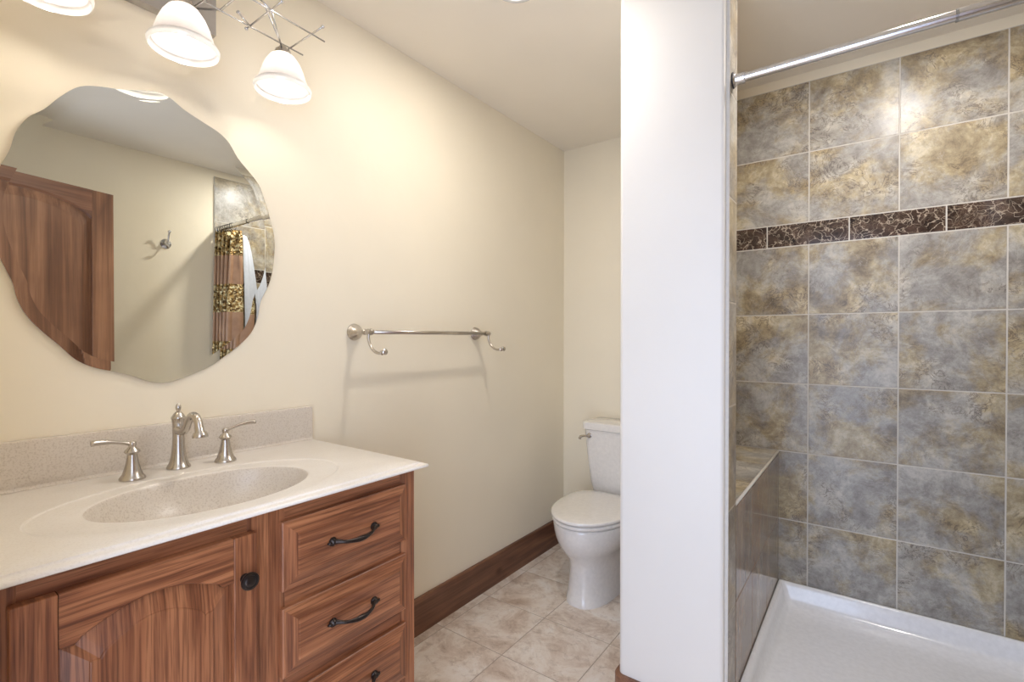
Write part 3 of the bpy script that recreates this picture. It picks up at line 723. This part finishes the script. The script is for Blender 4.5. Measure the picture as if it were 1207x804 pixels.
# ------------------------------------------------------------ towel bar
tb = thing('towel_bar', 'brushed nickel towel bar with a curved hook under each end on the cream wall', 'towel bar', (XL, 1.46, 1.275))
zb_ = 1.275; xb2 = -1.462
b = nb(); tube(b, [(xb2, 1.128, zb_), (xb2, 1.800, zb_)], 0.0078, 18); obj('bar', b, M['nickel'], tb, smooth=True)
for y, s in ((1.120, 1), (1.808, -1)):
    b = nb(); lathe(b, [(0,0), (0.030,0), (0.0315,0.003), (0.0295,0.007), (0.027,0.010), (0.0285,0.013), (0.026,0.018), (0.018,0.028), (0.0115,0.040), (0.0085,0.055), (0.0085,0.062), (0.0115,0.066), (0.0085,0.071), (0.0105,0.078), (0.0115,0.085), (0.0085,0.094), (0,0.097)], (XL, y, zb_), (1,0,0), 28)
    po_ = obj('post', b, M['nickel'], tb, autos=45)
    b = nb(); lathe(b, [(0,0), (0.0105,0), (0.0125,0.006), (0.0105,0.012), (0.0088,0.016), (0,0.016)], (xb2, y+s*0.007, zb_), (0,s,0), 18); obj('collar', b, M['nickel'], po_, autos=45)
    b = nb(); Q = smoothpath([(xb2+0.004, y, zb_-0.006), (xb2+0.004, y, zb_-0.026), (xb2+0.014, y, zb_-0.050), (xb2+0.034, y, zb_-0.068), (xb2+0.060, y, zb_-0.076), (xb2+0.082, y, zb_-0.072)], 6)
    tube(b, Q, [0.0052]*len(Q), 12)
    lathe(b, [(0,0), (0.0075,0), (0.0095,0.004), (0.0065,0.008), (0.0060,0.012), (0.0105,0.017), (0.0115,0.021), (0.0085,0.025), (0,0.027)], (xb2+0.074, y, zb_-0.0745), (1,0,0.22), 18)
    obj('hook', b, M['nickel'], tb, autos=45)

# ------------------------------------------------------------ robe hook on the right wall
rh = thing('robe_hook', 'small chrome double robe hook on the cream wall seen in the mirror', 'robe hook', (XR, 1.234, 1.867))
b = nb(); lathe(b, [(0,0), (0.030,0), (0.031,0.004), (0.024,0.010), (0.012,0.018), (0.009,0.030), (0,0.033)], (XR, 1.234, 1.862), (-1,0,0), 24); obj('base_plate', b, M['chrome'], rh, autos=45)
b = nb()
Q = smoothpath([(XR-0.028,1.234,1.864), (XR-0.045,1.234,1.880), (XR-0.050,1.234,1.905), (XR-0.064,1.234,1.930)], 5); tube(b, Q, 0.0052, 10); ball(b, (XR-0.064,1.234,1.932), 0.0095)
Q = smoothpath([(XR-0.028,1.234,1.860), (XR-0.040,1.234,1.842), (XR-0.058,1.234,1.838), (XR-0.068,1.234,1.850)], 5); tube(b, Q, 0.0048, 10); ball(b, (XR-0.068,1.234,1.852), 0.0085)
obj('hook_arms', b, M['chrome'], rh, smooth=True)

# ------------------------------------------------------------ open door (seen in the mirror)
def room_door():
    hx, hy = 0.046, 0.135; d = Vector((0.095, 0.36, 0)).normalized()
    far = Vector((0.240, 0.874, 0)); Wd = 0.76; Hd = 2.03; T = 0.035
    o3 = far-d*Wd; ang = math.atan2(d.y, d.x)-PI/2
    def lw(u, v, z): # u along leaf, v thickness toward +normal (room side to the right)
        nrm = Vector((d.y, -d.x, 0)); return o3+d*u+nrm*v+Vector((0,0,z))
    st = 0.100; yi0, yi1 = st, Wd-st
    n = 28; us = [yi0+(yi1-yi0)*k/n for k in range(n+1)]
    arch = lambda u: 1.825+0.140*math.sqrt(max(0, 1-((u-(yi0+yi1)/2)/((yi1-yi0)/2*1.08))**2))
    door = bpy.data.objects.new('door_1', None); C.objects.link(door); door.location = o3; door.rotation_euler = (0,0,ang); door['kind'] = 'structure'
    # local frame: y along the leaf, x = -normal
    def L(u, v, z): return (-(-v), u, z)
    bm = nb(); z0 = 0.012
    box(bm, 0, T, 0, yi0-0.0002, z0, Hd, 0, 0.002); box(bm, 0, T, yi1+0.0002, Wd, z0, Hd, 0, 0.002)
    box(bm, 0, T-0.0004, yi0, yi1, z0, 0.24, 1, 0.002)
    for side in (0,):
        A = ringverts(bm, [(0, u, arch(u)+0.010) for u in us]); A2 = ringverts(bm, [(0.010, u, arch(u)) for u in us]); B2 = ringverts(bm, [(T-0.010, u, arch(u)) for u in us]); B = ringverts(bm, [(T, u, arch(u)+0.010) for u in us])
        T1 = ringverts(bm, [(T, u, Hd) for u in us]); T0 = ringverts(bm, [(0, u, Hd) for u in us])
        for p, q in ((A,A2),(A2,B2),(B2,B),(B,T1),(T1,T0),(T0,A)): bridge(bm, p, q, closed=False, mi=1)
    def place(name, bm, m, **kw):
        bmesh.ops.recalc_face_normals(bm, faces=bm.faces)
        me = bpy.data.meshes.new(name); bm.to_mesh(me); bm.free()
        for x in m: me.materials.append(x)
        o = bpy.data.objects.new(name, me); C.objects.link(o); o.parent = door; return o
    place('stiles_and_rails', bm, [M['alder_z'], M['alder_h']])
    bm = nb()
    def loop(ins, x):
        yy = [yi0+ins+(yi1-yi0-2*ins)*k/n for k in range(n+1)]
        return ringverts(bm, [(x, y, arch(yi0+(y-yi0-ins)/(yi1-yi0-2*ins)*(yi1-yi0))-ins) for y in yy]+[(x, yi1-ins, 0.24+ins), (x, yi0+ins, 0.24+ins)])
    Ls = [loop(0.045, 0.004), loop(0.008, 0.012), loop(0.0005, 0.012), loop(0.0005, T-0.012), loop(0.008, T-0.012), loop(0.045, T-0.004)]
    for a, c in zip(Ls, Ls[1:]): bridge(bm, a, c)
    bm.faces.new(Ls[0][::-1]); bm.faces.new(Ls[-1])
    place('arched_panel', bm, [M['alder_z']])
    for xs, sg in ((0, -1), (T, 1)):
        bm = nb(); lathe(bm, [(0,0), (0.028,0), (0.028,0.004), (0.012,0.008), (0.010,0.035), (0.024,0.045), (0.027,0.056), (0.018,0.066), (0,0.068)], (xs, Wd-0.06, 0.95), (sg,0,0), 24)
        place('door_handle', bm, [M['bronze']])
room_door()

# ------------------------------------------------------------ toilet
def toilet():
    X0 = -1.098; YW = YB
    t = thing('toilet', 'white two-piece toilet with closed lid against the back wall', 'toilet', (X0, 2.33, 0))
    NS = 48
    def egg(cy, w, lf, lb, z, sq=2.0, sqb=None):
        """ring: half width w, front length lf (towards -y), back length lb"""
        out = []
        for k in range(NS):
            a = 2*PI*k/NS; c_, s_ = math.cos(a), math.sin(a)
            p = sq if s_ < 0 else (sqb or sq)
            x = w*math.copysign(abs(c_)**(2/p), c_); y = (lf if s_ < 0 else lb)*math.copysign(abs(s_)**(2/p), s_)
            out.append((X0+x, cy+y, z))
        return out
    # pedestal + bowl in one piece
    b = nb(); cy = 2.19
    spec = [(0.000, 2.28, 0.115, 0.275, 0.26, 2.5), (0.012, 2.28, 0.115, 0.275, 0.26, 2.5), (0.02, 2.28, 0.113, 0.272, 0.26, 2.5), (0.06, 2.28, 0.109, 0.265, 0.26, 2.4), (0.12, 2.28, 0.105, 0.255, 0.26, 2.4),
            (0.17, 2.28, 0.105, 0.252, 0.26, 2.4), (0.205, 2.27, 0.113, 0.252, 0.26, 2.3), (0.24, 2.25, 0.134, 0.265, 0.27, 2.2), (0.275, 2.235, 0.158, 0.275, 0.28, 2.1), (0.31, 2.225, 0.175, 0.277, 0.26, 2.05),
            (0.345, 2.22, 0.184, 0.277, 0.24, 2.0), (0.365, 2.22, 0.187, 0.277, 0.23, 2.0), (0.376, 2.22, 0.186, 0.276, 0.23, 2.0), (0.380, 2.22, 0.174, 0.270, 0.225, 2.0)]
    R_ = [ringverts(b, egg(c0, w, lf, lb, z, sq, 2.8)) for z, c0, w, lf, lb, sq in spec]
    for a, c in zip(R_, R_[1:]): bridge(b, a, c)
    b.faces.new(R_[0]); b.faces.new(R_[-1])
    obj('bowl', b, M['porcelain'], t, autos=60)
    b = nb(); box(b, X0-0.115, X0+0.115, 2.36, YW-0.03, 0.26, 0.374, 0, 0.018); obj('tank_deck', b, M['porcelain'], t, autos=40)
    def slab(name, w, lf, lb, z0, z1, dome=0.0, rad=0.006):
        b = nb(); c0 = 2.22
        L = [ringverts(b, egg(c0, w-rad, lf-rad, lb-rad, z0, 2.0, 3.4)), ringverts(b, egg(c0, w, lf, lb, z0+rad, 2.0, 3.4)), ringverts(b, egg(c0, w, lf, lb, z1-rad, 2.0, 3.4)), ringverts(b, egg(c0, w-rad*0.4, lf-rad*0.4, lb-rad*.4, z1-rad*0.3, 2.0, 3.4)), ringverts(b, egg(c0, w-rad*1.4, lf-rad*1.4, lb-rad*1.4, z1, 2.0, 3.4))]
        if dome: L += [ringverts(b, egg(c0, w*0.7, lf*0.7, lb*0.7, z1+dome*0.8, 2, 3)), ringverts(b, egg(c0, w*0.3, lf*0.3, lb*0.3, z1+dome, 2, 3))]
        for a, c in zip(L, L[1:]): bridge(b, a, c)
        b.faces.new(L[0]); b.faces.new(L[-1]); return obj(name, b, M['porcelain'], t, autos=60)
    slab('seat', 0.193, 0.288, 0.20, 0.3835, 0.402)
    slab('lid', 0.197, 0.293, 0.205, 0.4055, 0.424, 0.004)
    for s in (-1, 1):
        b = nb(); tube(b, [(X0+s*0.075-0.022, 2.43, 0.402), (X0+s*0.075+0.022, 2.43, 0.402)], 0.011, 14); obj('hinge', b, M['porcelain'], t, autos=40)
    # tank, tapered, with lid
    def rrect(hw, y0, y1, r, z, n=5):
        p = arc(X0-hw+r, y0+r, r, 180, 270, n)+arc(X0+hw-r, y0+r, r, 270, 360, n)+arc(X0+hw-r, y1-r, r, 0, 90, n)+arc(X0-hw+r, y1-r, r, 90, 180, n)
        return [(x, y, z) for x, y in p]
    b = nb(); L = [ringverts(b, rrect(hw, y0, YW-0.012, 0.03, z)) for hw, y0, z in ((0.150,2.485,0.376),(0.158,2.478,0.39),(0.172,2.470,0.46),(0.186,2.462,0.58),(0.196,2.456,0.70),(0.198,2.455,0.742))]
    for a, c in zip(L, L[1:]): bridge(b, a, c)
    b.faces.new(L[0]); b.faces.new(L[-1]); obj('tank', b, M['porcelain'], t, autos=50)
    b = nb(); L = [ringverts(b, rrect(hw, y0, YW-0.008, 0.03, z)) for hw, y0, z in ((0.200,2.452,0.743),(0.208,2.445,0.747),(0.209,2.444,0.778),(0.206,2.447,0.784),(0.198,2.455,0.787))]
    for a, c in zip(L, L[1:]): bridge(b, a, c)
    b.faces.new(L[0]); b.faces.new(L[-1]); obj('tank_lid', b, M['porcelain'], t, autos=50)
    b = nb(); lathe(b, [(0,0), (0.014,0), (0.014,0.006), (0.008,0.008), (0.008,0.018), (0,0.018)], (X0-0.160, 2.4575, 0.712), (0,-1,0), 16)
    Q = [(X0-0.160, 2.441, 0.712), (X0-0.185, 2.438, 0.711), (X0-0.206, 2.436, 0.704), (X0-0.212, 2.436, 0.690)]; tube(b, Q, [0.006, 0.0075, 0.0095, 0.009], 10, flat=0.8)
    lv = obj('flush_lever', b, M['nickel'], t, autos=45); lv['label'] = 'metal flush lever'
    for s in (-1, 1):
        b = nb(); lathe(b, [(0,0), (0.013,0), (0.012,0.008), (0.006,0.014), (0,0.015)], (X0+s*0.112, 2.30, 0.02), (s,0,0), 14); obj('bolt_cap', b, M['porcelain'], t, smooth=True)
toilet()
# supply line and stop valve on the back wall
sv = thing('stop_valve', 'small metal water shut-off valve on the wall behind the toilet', 'valve', (-1.36, YB, 0.2))
b = nb(); lathe(b, [(0,0), (0.026,0), (0.024,0.004), (0.009,0.007), (0.008,0.045), (0.011,0.048), (0.011,0.062), (0,0.062)], (-1.36, YB, 0.20), (0,-1,0), 20); obj('valve_body', b, M['chrome'], sv, autos=40)
b = nb(); Q = smoothpath([(-1.36, YB-0.055, 0.205), (-1.36, YB-0.055, 0.26), (-1.33, YB-0.06, 0.32), (-1.235, YB-0.06, 0.345), (-1.215, YB-0.065, 0.372)], 6); tube(b, Q, 0.0055, 10); obj('supply_hose', b, M['chrome'], sv, smooth=True)
